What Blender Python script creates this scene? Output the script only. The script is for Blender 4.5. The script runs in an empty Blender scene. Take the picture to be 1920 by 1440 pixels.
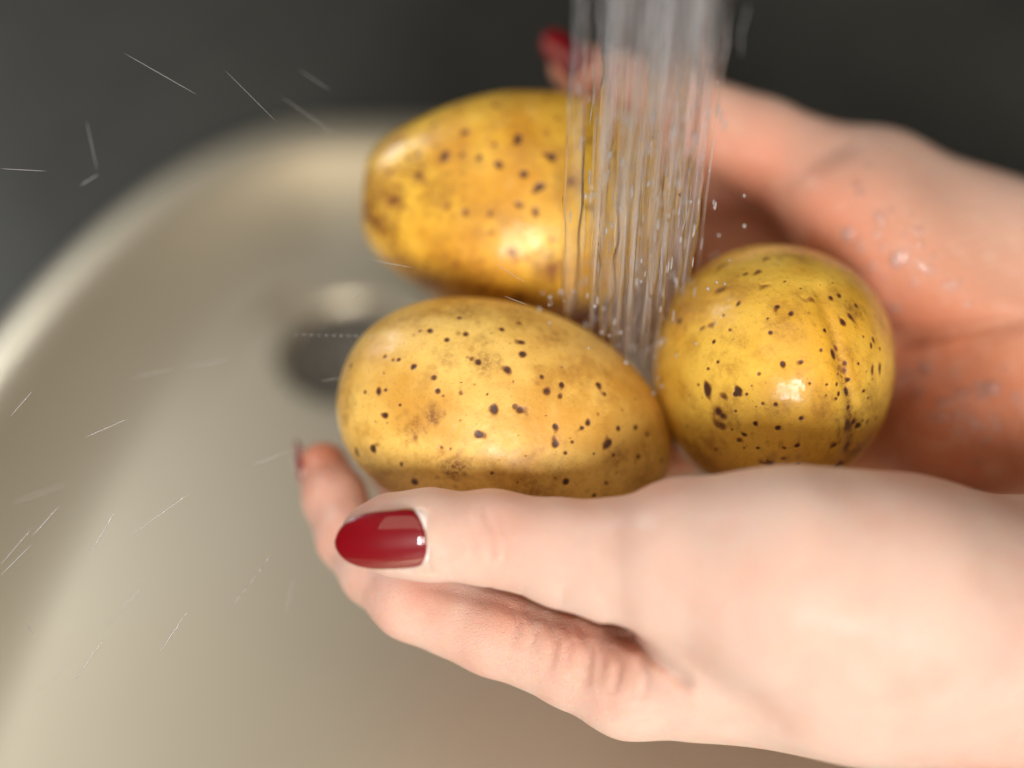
import bpy, math, random
import numpy as np
from mathutils import Vector, Matrix
from mathutils.bvhtree import BVHTree

rng = np.random.default_rng(7)
random.seed(7)
scene = bpy.context.scene
COL = scene.collection

# ------------------------------------------------------------------ camera
PITCH = math.radians(50)
FPX = 3200.0                 # focal length in photo pixels (60 mm on 36 mm)
D0 = 36.4                    # cm from lens to the focus plane
O = Vector((0.0, 0.0, 0.135))   # the point the camera looks at, sink bottom is z = 0
AX = Vector((1, 0, 0))
AU = Vector((0, math.sin(PITCH), math.cos(PITCH)))
AN = Vector((0, -math.cos(PITCH), math.sin(PITCH)))
MB = np.array([AX, AU, AN], dtype=float)          # rows: modelling axes (right, up, toward lens)
cam_d = bpy.data.cameras.new('camera')
cam_d.lens = 60
cam_d.sensor_width = 36
cam_d.clip_start = 0.01
cam_d.clip_end = 50
cam_d.dof.use_dof = True
cam_d.dof.focus_distance = 0.353
cam_d.dof.aperture_fstop = 2.5
cam_d.dof.aperture_blades = 0
cam = bpy.data.objects.new('camera', cam_d)
COL.objects.link(cam)
cam.location = O + AN * (D0 * 0.01)
cam.rotation_euler = (math.pi / 2 - PITCH, 0, 0)
scene.camera = cam

# ------------------------------------------------------------------ world, lamps, exposure
world = bpy.data.worlds.new('World')
scene.world = world
world.use_nodes = True
bg = world.node_tree.nodes['Background']
bg.inputs[0].default_value = (1.0, 0.93, 0.84, 1)
bg.inputs[1].default_value = 0.03


def area_lamp(name, dirv, dist, sx, sy, energy, color, shift=0.0):
    """A rectangular lamp: dirv is in the modelling axes."""
    d = (AX * dirv[0] + AU * dirv[1] + AN * dirv[2]).normalized()
    ld = bpy.data.lights.new(name, 'AREA')
    ld.shape = 'RECTANGLE'
    ld.size, ld.size_y = sx, sy
    ld.energy = energy
    ld.color = color
    ob = bpy.data.objects.new(name, ld)
    COL.objects.link(ob)
    q = d.to_track_quat('Z', 'Y')
    side = q @ Vector((1, 0, 0))
    ob.location = O + d * dist + side * shift
    ob.rotation_euler = q.to_euler()
    return ob


KEY = (0.08, -0.42, 0.90)            # window behind the photographer, low
area_lamp('window_light', KEY, 1.8, 0.22, 0.66, 22.0, (1.0, 0.955, 0.91), -0.18)
area_lamp('window_light', KEY, 1.8, 0.22, 0.66, 22.0, (1.0, 0.955, 0.91), 0.18)
BACK = (-0.69, 0.72, -0.02)          # smaller window beyond the sink, to the left
area_lamp('window_light', BACK, 1.0, 0.10, 0.36, 2.6, (0.93, 0.97, 1.0), -0.075)
area_lamp('window_light', BACK, 1.0, 0.10, 0.36, 2.6, (0.93, 0.97, 1.0), 0.075)
OVERHEAD_FILL = tuple(Vector((-0.04, -0.24, 1.0)).dot(k) for k in (AX, AU, AN))   # overhead fill, unseen, added to brighten the sink bottom and its arc
area_lamp('added_overhead_fill', OVERHEAD_FILL, 1.4, 1.2, 0.9, 6.2, (1.0, 0.87, 0.66))

vs = scene.view_settings
vs.view_transform = 'Standard'
vs.look = 'None'
vs.exposure = 0.0
vs.gamma = 1.0
vs.use_curve_mapping = False
cy = scene.cycles
cy.use_denoising = True
cy.transparent_max_bounces = 48
cy.max_bounces = 10
cy.diffuse_bounces = 3
cy.glossy_bounces = 4
cy.transmission_bounces = 8
cy.sample_clamp_indirect = 6.0

# ------------------------------------------------------------------ helpers
def V(px, py, n):
    d = D0 - n
    return np.array([(px - 960) / FPX * d, (720 - py) / FPX * d, n])


def to_world(p):
    p = np.asarray(p, dtype=float)
    return p @ MB * 0.01 + np.array(O)


def project(p):
    """modelling-space points -> photo pixels"""
    d = D0 - p[..., 2]
    return 960 + p[..., 0] / d * FPX, 720 - p[..., 1] / d * FPX


def mesh_obj(name, verts, faces, mat=None, parent=None, smooth=True, world_space=False):
    verts = np.asarray(verts, dtype=np.float64)
    if not world_space:
        verts = to_world(verts)
    me = bpy.data.meshes.new(name)
    if isinstance(faces, np.ndarray):
        nv, nf, k = len(verts), len(faces), faces.shape[1]
        me.vertices.add(nv)
        me.vertices.foreach_set('co', verts.astype(np.float32).ravel())
        me.loops.add(nf * k)
        me.loops.foreach_set('vertex_index', faces.astype(np.int32).ravel())
        me.polygons.add(nf)
        me.polygons.foreach_set('loop_start', np.arange(0, nf * k, k, dtype=np.int32))
        me.update(calc_edges=True)
        me.validate()
    else:
        me.from_pydata([tuple(v) for v in verts], [], faces)
        me.update()
    if smooth:
        me.polygons.foreach_set('use_smooth', np.ones(len(me.polygons), dtype=bool))
    ob = bpy.data.objects.new(name, me)
    COL.objects.link(ob)
    if mat:
        me.materials.append(mat)
    if parent is not None:
        ob.parent = parent
        ob.matrix_parent_inverse = parent.matrix_world.inverted()
    return ob


def tag(o, label, cat, group=None, kind=None):
    o['label'] = label
    o['category'] = cat
    if group:
        o['group'] = group
    if kind:
        o['kind'] = kind
    return o


def add_attr(ob, name, arr):
    a = ob.data.attributes.new(name, 'FLOAT', 'POINT')
    a.data.foreach_set('value', np.asarray(arr, dtype=np.float32))


class Wave:
    """cheap smooth 3-D noise: a sum of random plane waves"""
    def __init__(self, seed, freq, n=14):
        r = np.random.default_rng(seed)
        k = r.normal(size=(n, 3))
        k /= np.linalg.norm(k, axis=1)[:, None]
        self.k = k * freq * r.uniform(0.6, 1.5, size=(n, 1))
        self.p = r.uniform(0, 2 * np.pi, n)
        self.n = n

    def __call__(self, P):
        out = np.zeros(P.shape[:-1], dtype=np.float32)
        for k, p in zip(self.k, self.p):
            out += np.sin(P @ k + p)
        return out / math.sqrt(self.n / 2)


# ------------------------------------------------------------------ node helpers
class NT:
    def __init__(self, name):
        self.m = bpy.data.materials.new(name)
        self.m.use_nodes = True
        self.t = self.m.node_tree
        self.t.nodes.clear()
        self.out = self.n('ShaderNodeOutputMaterial')

    def n(self, kind, **kw):
        nd = self.t.nodes.new(kind)
        for k, v in kw.items():
            setattr(nd, k, v)
        return nd

    def l(self, a, b):
        self.t.links.new(a, b)

    def val(self, sock, v):
        if hasattr(v, 'is_output'):
            self.l(v, sock)
        else:
            sock.default_value = v

    def attr(self, name):
        return self.n('ShaderNodeAttribute', attribute_name=name).outputs['Fac']

    def noise(self, scale, detail=4, rough=0.55, vec=None, dist=0.0):
        nd = self.n('ShaderNodeTexNoise')
        nd.inputs['Scale'].default_value = scale
        nd.inputs['Detail'].default_value = detail
        nd.inputs['Roughness'].default_value = rough
        nd.inputs['Distortion'].default_value = dist
        self.l(vec if vec is not None else self.pos(), nd.inputs['Vector'])
        return nd.outputs['Fac']

    def voro(self, scale, feature='F1', vec=None, rnd=1.0):
        nd = self.n('ShaderNodeTexVoronoi', feature=feature)
        nd.inputs['Scale'].default_value = scale
        nd.inputs['Randomness'].default_value = rnd
        self.l(vec if vec is not None else self.pos(), nd.inputs['Vector'])
        return nd.outputs['Distance']

    def pos(self):
        if not hasattr(self, '_pos'):
            self._pos = self.n('ShaderNodeTexCoord').outputs['Object']
        return self._pos

    def ramp(self, fac, a, b, lo=0.0, hi=1.0):
        nd = self.n('ShaderNodeMapRange')
        nd.inputs['From Min'].default_value = a
        nd.inputs['From Max'].default_value = b
        nd.inputs['To Min'].default_value = lo
        nd.inputs['To Max'].default_value = hi
        nd.interpolation_type = 'SMOOTHSTEP'
        self.l(fac, nd.inputs['Value'])
        return nd.outputs['Result']

    def math(self, op, a, b=0.0):
        nd = self.n('ShaderNodeMath', operation=op)
        self.val(nd.inputs[0], a)
        self.val(nd.inputs[1], b)
        return nd.outputs[0]

    def mix(self, fac, a, b):
        nd = self.n('ShaderNodeMix', data_type='RGBA')
        self.val(nd.inputs[0], fac)
        for s, v in ((nd.inputs[6], a), (nd.inputs[7], b)):
            if hasattr(v, 'is_output'):
                self.l(v, s)
            else:
                s.default_value = (*v, 1)
        return nd.outputs[2]

    def bump(self, h, strength, dist, prev=None):
        nd = self.n('ShaderNodeBump')
        nd.inputs['Strength'].default_value = strength
        nd.inputs['Distance'].default_value = dist
        self.l(h, nd.inputs['Height'])
        if prev is not None:
            self.l(prev, nd.inputs['Normal'])
        return nd.outputs['Normal']

    def principled(self, **kw):
        nd = self.n('ShaderNodeBsdfPrincipled')
        for k, v in kw.items():
            s = nd.inputs[k]
            if hasattr(v, 'is_output'):
                self.l(v, s)
            elif isinstance(v, tuple) and len(v) == 3 and s.type == 'RGBA':
                s.default_value = (*v, 1)
            else:
                s.default_value = v
        return nd

    def done(self, shader):
        self.l(shader, self.out.inputs['Surface'])
        return self.m


# ------------------------------------------------------------------ materials
def mat_potato(name, seed, light, dark, wet=0.5, coat_r=0.12):
    t = NT(name)
    off = t.n('ShaderNodeMapping')
    off.inputs['Location'].default_value = (seed * 1.7, seed * 0.9, seed * 2.3)
    t.l(t.pos(), off.inputs['Vector'])
    v = off.outputs['Vector']
    big = t.ramp(t.noise(38, 3, 0.6, v), 0.34, 0.62)
    base = t.mix(big, dark, light)
    mid = t.ramp(t.noise(120, 5, 0.7, v), 0.46, 0.73, 0, 0.7)
    base = t.mix(mid, base, (0.46, 0.215, 0.03))
    pale = t.ramp(t.noise(75, 3, 0.6, v, 0.6), 0.56, 0.76, 0, 0.3)
    base = t.mix(pale, base, (0.86, 0.60, 0.19))
    # fine russet speckle
    sp = t.noise(1500, 3, 0.7, v)
    spk = t.ramp(sp, 0.56, 0.72, 0, 0.5)
    base = t.mix(spk, base, (0.38, 0.17, 0.035))
    # scurf: brown rubbed patches of fine grains, plus a painted underside shadow on the back potato
    sc = t.attr('scurf_shade')
    grain = t.ramp(t.noise(1000, 4, 0.75, v), 0.36, 0.62)
    scf = t.math('MULTIPLY', sc, t.math('ADD', t.math('MULTIPLY', grain, 0.7), 0.3))
    base = t.mix(scf, base, (0.21, 0.075, 0.014))
    # lenticels: dark spots with a reddish edge
    s = t.attr('spot')
    edge = t.ramp(s, 0.0, 0.50, 0, 0.72)
    base = t.mix(edge, base, (0.27, 0.085, 0.02))
    core = t.ramp(t.math('ADD', s, t.math('MULTIPLY', t.math('SUBTRACT', sp, 0.5), 0.7)), 0.30, 0.86)
    base = t.mix(core, base, (0.075, 0.029, 0.014))
    h = t.math('SUBTRACT', t.math('MULTIPLY', t.noise(700, 4, 0.6, v), 0.5), t.math('MULTIPLY', s, 0.8))
    nrm = t.bump(t.noise(150, 3, 0.5, v), 0.22, 0.0012)
    nrm = t.bump(h, 0.6, 0.0005, nrm)
    rough = t.ramp(t.noise(260, 4, 0.6, v), 0.3, 0.75, 0.40, 0.62)
    p = t.principled(**{'Base Color': base, 'Roughness': rough, 'Normal': nrm, 'IOR': 1.4,
                        'Subsurface Weight': 0.10, 'Subsurface Scale': 0.005,
                        'Coat Weight': t.ramp(t.noise(60, 4, 0.6, v), 0.36, 0.60, wet * 0.15, wet), 'Coat Roughness': t.ramp(t.noise(140, 3, 0.6, v), 0.35, 0.7, coat_r * 0.6, coat_r * 2.2), 'Coat IOR': 1.33})
    p.inputs['Subsurface Radius'].default_value = (1.0, 0.55, 0.12)
    t.l(t.bump(t.noise(95, 3, 0.5, v), 0.30, 0.002), p.inputs['Coat Normal'])
    return t.done(p.outputs[0])


def mat_skin():
    t = NT('skin')
    dors = t.attr('dorsal_lit')
    flush_shade = t.attr('flush_shade')
    base = t.mix(dors, (0.575, 0.245, 0.13), (0.80, 0.57, 0.47))  # palm red to back-of-hand pale, with the near hand's brighter light mixed in
    base = t.mix(t.math('MULTIPLY', flush_shade, 0.75), base, (0.68, 0.20, 0.11))  # skin redness, with warm shade painted in at folds and edges
    mot = t.ramp(t.noise(90, 4, 0.6), 0.40, 0.72, 0, 0.28)
    base = t.mix(mot, base, (0.72, 0.35, 0.25))
    mot2 = t.ramp(t.noise(230, 3, 0.6), 0.5, 0.8, 0, 0.22)
    base = t.mix(mot2, base, (0.86, 0.66, 0.52))
    cells = t.voro(1500, 'DISTANCE_TO_EDGE')
    lines = t.noise(900, 5, 0.7)
    nrm = t.bump(t.noise(170, 4, 0.55), 0.16, 0.0016)
    nrm = t.bump(t.math('ADD', t.ramp(cells, 0.0, 0.12), lines), 0.5, 0.0004, nrm)
    p = t.principled(**{'Base Color': base, 'Roughness': t.ramp(t.noise(300, 3, 0.5), 0.3, 0.7, 0.36, 0.5),
                        'Normal': nrm, 'IOR': 1.42, 'Subsurface Weight': 0.75, 'Subsurface Scale': 0.0035,
                        'Specular IOR Level': 0.35, 'Coat Weight': t.ramp(t.noise(110, 3), 0.4, 0.62, 0.05, 0.32), 'Coat Roughness': 0.28, 'Coat IOR': 1.33})
    p.inputs['Subsurface Radius'].default_value = (1.0, 0.36, 0.18)
    return t.done(p.outputs[0])


def mat_polish():
    t = NT('red_nail_polish')
    base = t.mix(t.noise(260, 2), (0.17, 0.0008, 0.004), (0.22, 0.001, 0.006))
    p = t.principled(**{'Base Color': base, 'Roughness': 0.4, 'Specular IOR Level': 0.2, 'Coat Weight': 0.9, 'Coat Roughness': 0.03})
    return t.done(p.outputs[0])


def mat_nail():
    t = NT('bare_nail')
    base = t.mix(t.noise(300, 2), (0.86, 0.64, 0.58), (0.90, 0.74, 0.70))
    p = t.principled(**{'Base Color': base, 'Roughness': 0.16, 'IOR': 1.5, 'Subsurface Weight': 0.3,
                        'Subsurface Scale': 0.002, 'Coat Weight': 1.0, 'Coat Roughness': 0.05})
    return t.done(p.outputs[0])


def mat_basin():
    t = NT('satin_basin')
    base = t.mix(t.ramp(t.noise(9, 2, 0.6), 0.3, 0.7), (0.65, 0.57, 0.43), (0.68, 0.605, 0.465))
    p = t.principled(**{'Base Color': base, 'Roughness': 0.44, 'Metallic': 0.8,
                        'Normal': t.bump(t.noise(70, 2), 0.03, 0.001)})
    return t.done(p.outputs[0])


def mat_counter():
    t = NT('dark_worktop')
    base = t.mix(t.ramp(t.noise(12, 5, 0.7), 0.3, 0.7), (0.028, 0.027, 0.023), (0.046, 0.045, 0.039))
    base = t.mix(t.ramp(t.noise(400, 2), 0.62, 0.7, 0, 0.5), base, (0.12, 0.12, 0.11))
    p = t.principled(**{'Base Color': base, 'Roughness': 0.42})
    return t.done(p.outputs[0])


def mat_dark_metal():
    t = NT('drain_steel')
    base = t.mix(t.noise(80, 3), (0.15, 0.135, 0.11), (0.20, 0.18, 0.15))
    p = t.principled(**{'Base Color': base, 'Roughness': 0.45, 'Metallic': 0.4})
    return t.done(p.outputs[0])


def mat_water(name, veil, ior=1.33, stretch=True, back=0.5):
    """running water: clear, with mirror glints and white colour for trapped air and for painted splash light and sparkles"""
    t = NT(name)
    tr = t.n('ShaderNodeBsdfTransparent')
    df = t.n('ShaderNodeBsdfTranslucent')
    df.inputs[0].default_value = (0.88, 0.86, 0.87, 1)
    df2 = t.n('ShaderNodeBsdfDiffuse')
    df2.inputs[0].default_value = (0.88, 0.86, 0.87, 1)
    mixd = t.n('ShaderNodeMixShader')
    mixd.inputs[0].default_value = 1 - back
    t.l(df.outputs[0], mixd.inputs[1])
    t.l(df2.outputs[0], mixd.inputs[2])
    mix1 = t.n('ShaderNodeMixShader')
    if stretch:
        mp = t.n('ShaderNodeMapping')
        mp.inputs['Scale'].default_value = (1, 1, 0.09)
        t.l(t.pos(), mp.inputs['Vector'])
        t.l(t.ramp(t.noise(420, 2, 0.6, mp.outputs[0]), 0.36, 0.74, veil * 0.15, veil * 2.0), mix1.inputs[0])
    else:
        mix1.inputs[0].default_value = veil
    t.l(tr.outputs[0], mix1.inputs[1])
    t.l(mixd.outputs[0], mix1.inputs[2])
    gl = t.n('ShaderNodeBsdfGlossy')
    gl.inputs['Roughness'].default_value = 0.07
    fr = t.n('ShaderNodeFresnel')
    fr.inputs['IOR'].default_value = ior
    mix2 = t.n('ShaderNodeMixShader')
    t.l(fr.outputs[0], mix2.inputs[0])
    t.l(mix1.outputs[0], mix2.inputs[1])
    t.l(gl.outputs[0], mix2.inputs[2])
    return t.done(mix2.outputs[0])


M_SKIN, M_POL, M_NAIL = mat_skin(), mat_polish(), mat_nail()
M_BASIN, M_COUNTER, M_DRAIN = mat_basin(), mat_counter(), mat_dark_metal()
M_WATER = mat_water('running_water', 0.085, 1.13)
M_DROP = mat_water('water_bead', 0.12, 1.40, False, 0.0)
M_GLINT = mat_water('glint_white_water', 0.6, 1.5, False)  # white in the colour stands in for glints
M_SPLASH = mat_water('lit_white_splash', 0.40, 1.40, False)  # white in the colour paints the lit look of splash

# ------------------------------------------------------------------ the sink
def ray_floor(px, py, z=0.0):
    d = (AX * ((px - 960) / FPX) + AU * ((720 - py) / FPX) - AN)
    c = cam.location
    t = (z - c.z) / d.z
    return c + d * t


def build_sink():
    FZ = 0.018                          # level of the sink bottom
    dr = ray_floor(655, 655, FZ)
    # outline of the rim: a rounded oblong whose far left corner is the pale arc seen in the photo
    loop = []

    def corner(ccx, ccy, A, B, a0, a1, n):
        for i in range(n):
            a = math.radians(a0 + (a1 - a0) * i / n)
            p = Vector((ccx + A * math.cos(a), ccy + B * math.sin(a)))
            nr = Vector((math.cos(a) / A, math.sin(a) / B)).normalized()
            loop.append((p, nr))

    def side(x0, y0, x1, y1, nx, ny, n):
        for i in range(n):
            loop.append((Vector((x0 + (x1 - x0) * i / n, y0 + (y1 - y0) * i / n)), Vector((nx, ny))))
    XR, YN = 0.20, -0.25
    side(XR, YN + 0.12, XR, -0.022, 1, 0, 6)
    corner(XR - 0.2, -0.022, 0.2, 0.223, 0, 90, 40)
    side(XR - 0.2, 0.2012, -0.0575, 0.2012, 0, 1, 8)
    corner(-0.0575, -0.1373, 0.1354, 0.3385, 90, 180, 48)
    corner(-0.0575, -0.1373, 0.1354, 0.1127, 180, 270, 24)
    side(-0.0575, YN, XR - 0.12, YN, 0, -1, 14)
    corner(XR - 0.12, YN + 0.12, 0.12, 0.12, 270, 360, 24)
    SEG = len(loop)

    def offset(o, z):
        return [(p.x + nr.x * o, p.y + nr.y * o, z) for p, nr in loop]
    rd = 0.0205
    dirs = [Vector((p.x - dr.x, p.y - dr.y)).normalized() for p, _ in loop]

    def drain_ring(r, z):
        return [(dr.x + d.x * r, dr.y + d.y * r, z) for d in dirs]
    rings = [drain_ring(rd, FZ - 0.004), drain_ring(rd + 0.0008, FZ - 0.0010), drain_ring(rd + 0.0020, FZ - 0.0001), drain_ring(rd + 0.0030, FZ), drain_ring(rd + 0.0038, FZ), drain_ring(rd + 0.0046, FZ), drain_ring(rd + 0.012, FZ)]
    inner = drain_ring(rd + 0.012, 0)
    FR, FA, W0 = 0.072, math.radians(33), -0.0545
    outer = offset(W0, 0)
    for q in (0.06, 0.15, 0.3, 0.45, 0.6, 0.75, 0.88, 0.95):
        rings.append([(i[0] + (o[0] - i[0]) * q, i[1] + (o[1] - i[1]) * q, FZ + 0.0003 * q) for i, o in zip(inner, outer)])
    for a in range(0, 17):
        th = FA * a / 16
        rings.append(offset(W0 + FR * math.sin(th), FZ + 0.0003 + FR * (1 - math.cos(th))))
    o_l, z_l = W0 + FR * math.sin(FA), FZ + 0.0003 + FR * (1 - math.cos(FA))
    for a in range(1, 17):               # rolled lip dipping to the worktop
        th = FA - (FA + math.radians(55)) * a / 16
        o_t = o_l + 0.016 * (math.sin(FA) - math.sin(th))
        z_t = z_l + 0.016 * (math.cos(th) - math.cos(FA))
        rings.append(offset(o_t, z_t))
    rings.append(offset(o_t + 0.0008, z_t - 0.004))

    def skin(rr):
        v = [p for r in rr for p in r]
        f = []
        for i in range(len(rr) - 1):
            for k in range(SEG):
                k2 = (k + 1) % SEG
                f.append((i * SEG + k, i * SEG + k2, (i + 1) * SEG + k2, (i + 1) * SEG + k))
        return v, f
    verts, faces = skin(rings)
    root = bpy.data.objects.new('sink', None)
    COL.objects.link(root)
    root.location = (dr.x, dr.y, FZ)
    bpy.context.view_layer.update()
    tag(root, 'pale satin metal sink with a rounded rim and a dark drain, blurred below the hands', 'sink')
    mesh_obj('basin', verts, faces, M_BASIN, root, world_space=True)
    # dark worktop around the sink
    zc = z_t - 0.001
    cv, cf = skin([offset(o_t - 0.0005, zc - 0.03), offset(o_t - 0.0005, zc), offset(o_t + 0.05, zc), offset(o_t + 0.2, zc), offset(o_t + 0.7, zc), offset(o_t + 0.7, zc - 0.03)])
    wt = mesh_obj('worktop', cv, cf, M_COUNTER, world_space=True, smooth=False)
    wt['kind'] = 'structure'
    wt['label'] = 'dark grey worktop beyond the pale sink rim'
    # drain cup with a strainer
    v, f = [], []
    prof = [(rd - 0.0003, FZ - 0.0035), (rd - 0.001, FZ - 0.012), (rd - 0.0015, FZ - 0.035), (0.010, FZ - 0.042), (0.0001, FZ - 0.042)]
    for r, z in prof:
        for s in range(64):
            a = 2 * math.pi * s / 64
            v.append((dr.x + r * math.cos(a), dr.y + r * math.sin(a), z))
    for i in range(len(prof) - 1):
        for s in range(64):
            s2 = (s + 1) % 64
            f.append((i * 64 + s, i * 64 + s2, (i + 1) * 64 + s2, (i + 1) * 64 + s))
    drain = mesh_obj('drain', v, f, M_DRAIN, root, world_space=True)
    # strainer plate with a ring of holes
    sv, sf = [], []
    hole_r, rows = 0.0016, 3
    ringr = [0.0205 - 0.0012, 0.0165, 0.0135, 0.0105, 0.0075, 0.0045, 0.0002]
    SS = 48
    for r in ringr:
        for s in range(SS):
            a = 2 * math.pi * s / SS
            sv.append((dr.x + r * math.cos(a), dr.y + r * math.sin(a), FZ - 0.0040 - 0.0025 * (1 - r / 0.02)))
    for i in range(len(ringr) - 1):
        for s in range(SS):
            s2 = (s + 1) % SS
            if i in (1, 3) and s % 4 < 2:        # slots
                continue
            sf.append((i * SS + s, i * SS + s2, (i + 1) * SS + s2, (i + 1) * SS + s))
    mesh_obj('strainer', sv, sf, M_DRAIN, drain, world_space=True)
    return root


build_sink()

# ------------------------------------------------------------------ potatoes
def cube_sphere(n):
    """quads over a cube blown up to a unit sphere, welded"""
    t = np.tan(np.linspace(-math.pi / 4, math.pi / 4, n + 1))
    a, b = np.meshgrid(t, t, indexing='ij')
    one = np.ones_like(a)
    sides = [(one, a, b), (-one, b, a), (b, one, a), (a, -one, b), (a, b, one), (b, a, -one)]
    P = np.concatenate([np.stack(s, -1).reshape(-1, 3) for s in sides])
    P /= np.linalg.norm(P, axis=1)[:, None]
    i, j = np.meshgrid(np.arange(n), np.arange(n), indexing='ij')
    q = np.stack([i * (n + 1) + j, (i + 1) * (n + 1) + j, (i + 1) * (n + 1) + j + 1, i * (n + 1) + j + 1], -1).reshape(-1, 4)
    F = np.concatenate([q + s * (n + 1) ** 2 for s in range(6)])
    key = np.round(P * 1e5).astype(np.int64)
    _, first, inv = np.unique(key, axis=0, return_index=True, return_inverse=True)
    return P[first], inv.reshape(-1)[F]


CS_P, CS_F = cube_sphere(170)


def rot_from(cols):
    return np.array(cols).T


def euler_rot(rx, ry, rz):
    m = (Matrix.Rotation(math.radians(rz), 3, 'Z') @ Matrix.Rotation(math.radians(ry), 3, 'Y') @ Matrix.Rotation(math.radians(rx), 3, 'X'))
    return np.array(m)


def potato(center, radii, rot, power, seed, bump, spots, patches, mat, label, shape=None, groove=None, nrand=60):
    P = CS_P.copy()
    pw = power
    den = (np.abs(P[:, 0]) ** pw + np.abs(P[:, 1]) ** pw + np.abs(P[:, 2]) ** pw) ** (1 / pw)
    Q = P / den[:, None]
    w1, w2 = Wave(seed, 1.8, 10), Wave(seed + 50, 4.5, 12)
    Q = Q * (1 + bump * w1(P) + bump * 0.32 * w2(P))[:, None]
    Q = Q * np.array(radii)
    if shape is not None:
        Q = shape(Q)
    X = Q @ np.array(rot).T + center
    # outward normals via finite differences are not needed: the lens side is found by depth
    px, py = project(X)
    nn = X[:, 2]
    spot = np.zeros(len(X))
    scurf_shade = np.zeros(len(X))
    wob = Wave(seed + 9, 26.0, 14)(X)
    if groove is not None:
        pts, width, depth = groove
        d = np.full(len(X), 1e9)
        for (ax, ay), (bx, by) in zip(pts[:-1], pts[1:]):
            vx, vy = bx - ax, by - ay
            tt = np.clip(((px - ax) * vx + (py - ay) * vy) / (vx * vx + vy * vy), 0, 1)
            d = np.minimum(d, np.hypot(px - ax - tt * vx, py - ay - tt * vy))
        front = np.clip((nn - center[2] + 0.4) / 0.6, 0, 1)
        g = np.exp(-(d / width) ** 2) * front
        dirv = X - center
        dirv /= np.linalg.norm(dirv, axis=1)[:, None]
        X = X - dirv * (g * depth)[:, None]
        ends = np.clip((py - pts[0][1]) / 140, 0, 1)
        scurf_shade = np.maximum(scurf_shade, np.exp(-(d / (width * 0.55)) ** 2) * front * 0.9 * ends)

    def centre_of(sx, sy):
        d2 = (px - sx) ** 2 + (py - sy) ** 2
        c = np.argsort(d2)[:40]
        c = c[nn[c] > nn[c].max() - 0.5]
        return X[c[np.argmin(d2[c])]]

    for s in spots:
        sx, sy, r = s[0], s[1], s[2] * 0.84
        k = (s[3] if len(s) > 3 else 1.0) * (0.72 + 0.28 * abs(math.sin(sx * 1.7 + sy)))          # strength
        el = s[4] if len(s) > 4 else 1.0         # elongation
        ang = math.radians(s[5]) if len(s) > 5 else 0
        c = centre_of(sx, sy)
        rc = r / (FPX / (D0 - c[2]))
        dv = X - c
        near = np.einsum('ij,ij->i', dv, dv) < (rc * max(el, 1) * 2.2) ** 2
        dn = dv[near]
        a1 = dn[:, 0] * math.cos(ang) + dn[:, 1] * math.sin(ang)
        a2 = -dn[:, 0] * math.sin(ang) + dn[:, 1] * math.cos(ang)
        dd = np.sqrt((a1 / el) ** 2 + a2 ** 2 + dn[:, 2] ** 2 / max(1.0, el)) / rc
        dd = dd * (1 + 0.20 * wob[near])
        spot[near] = np.maximum(spot[near], k * np.clip((1.45 - dd) / 0.95, 0, 1))
    r4 = np.random.default_rng(seed + 77)
    for i in r4.choice(len(X), 46, replace=False):       # rubbed brown blotches
        rc = r4.uniform(0.12, 0.55)
        dd = np.linalg.norm(X - X[i], axis=1) / rc * (1 + 0.3 * wob)
        scurf_shade = np.maximum(scurf_shade, r4.uniform(0.15, 0.5) * np.clip(1.35 - dd, 0, 1))
    for sx, sy, r, k in patches:
        c = centre_of(sx, sy)
        rc = r / (FPX / (D0 - c[2]))
        dd = np.linalg.norm(X - c, axis=1) / rc * (1 + 0.22 * wob)
        scurf_shade = np.maximum(scurf_shade, min(1, k * 1.3) * np.clip(1.35 - dd, 0, 1))
    r2 = np.random.default_rng(seed + 3)
    for i in r2.choice(len(X), 150, replace=False):      # pin-prick pores all over
        rc = r2.uniform(0.012, 0.028)
        near = (np.abs(X - X[i]) < 0.1).all(1)
        dd = np.linalg.norm(X[near] - X[i], axis=1) / rc
        spot[near] = np.maximum(spot[near], r2.uniform(0.3, 0.8) * np.clip(1.6 - dd, 0, 1))
    idx = r2.choice(len(X), nrand, replace=False)
    for i in idx:
        if nn[i] > center[2] - 0.2 and r2.random() < 0.72:   # the seen side has its own list
            continue
        rc = r2.uniform(0.03, 0.085)
        dd = np.linalg.norm(X - X[i], axis=1) / rc * (1 + 0.2 * wob)
        spot = np.maximum(spot, r2.uniform(0.5, 1) * np.clip((1.28 - dd) / 0.75, 0, 1))
    ob = mesh_obj('potato', X, CS_F, mat)
    add_attr(ob, 'spot', spot)
    add_attr(ob, 'scurf_shade', scurf_shade)
    tag(ob, label, 'potato', 'wet potatoes in the hands')
    return ob


def crop(lst, ox, oy, s):
    return [(ox + a[0] * s, oy + a[1] * s, a[2] * s, *a[3:]) for a in lst]


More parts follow.
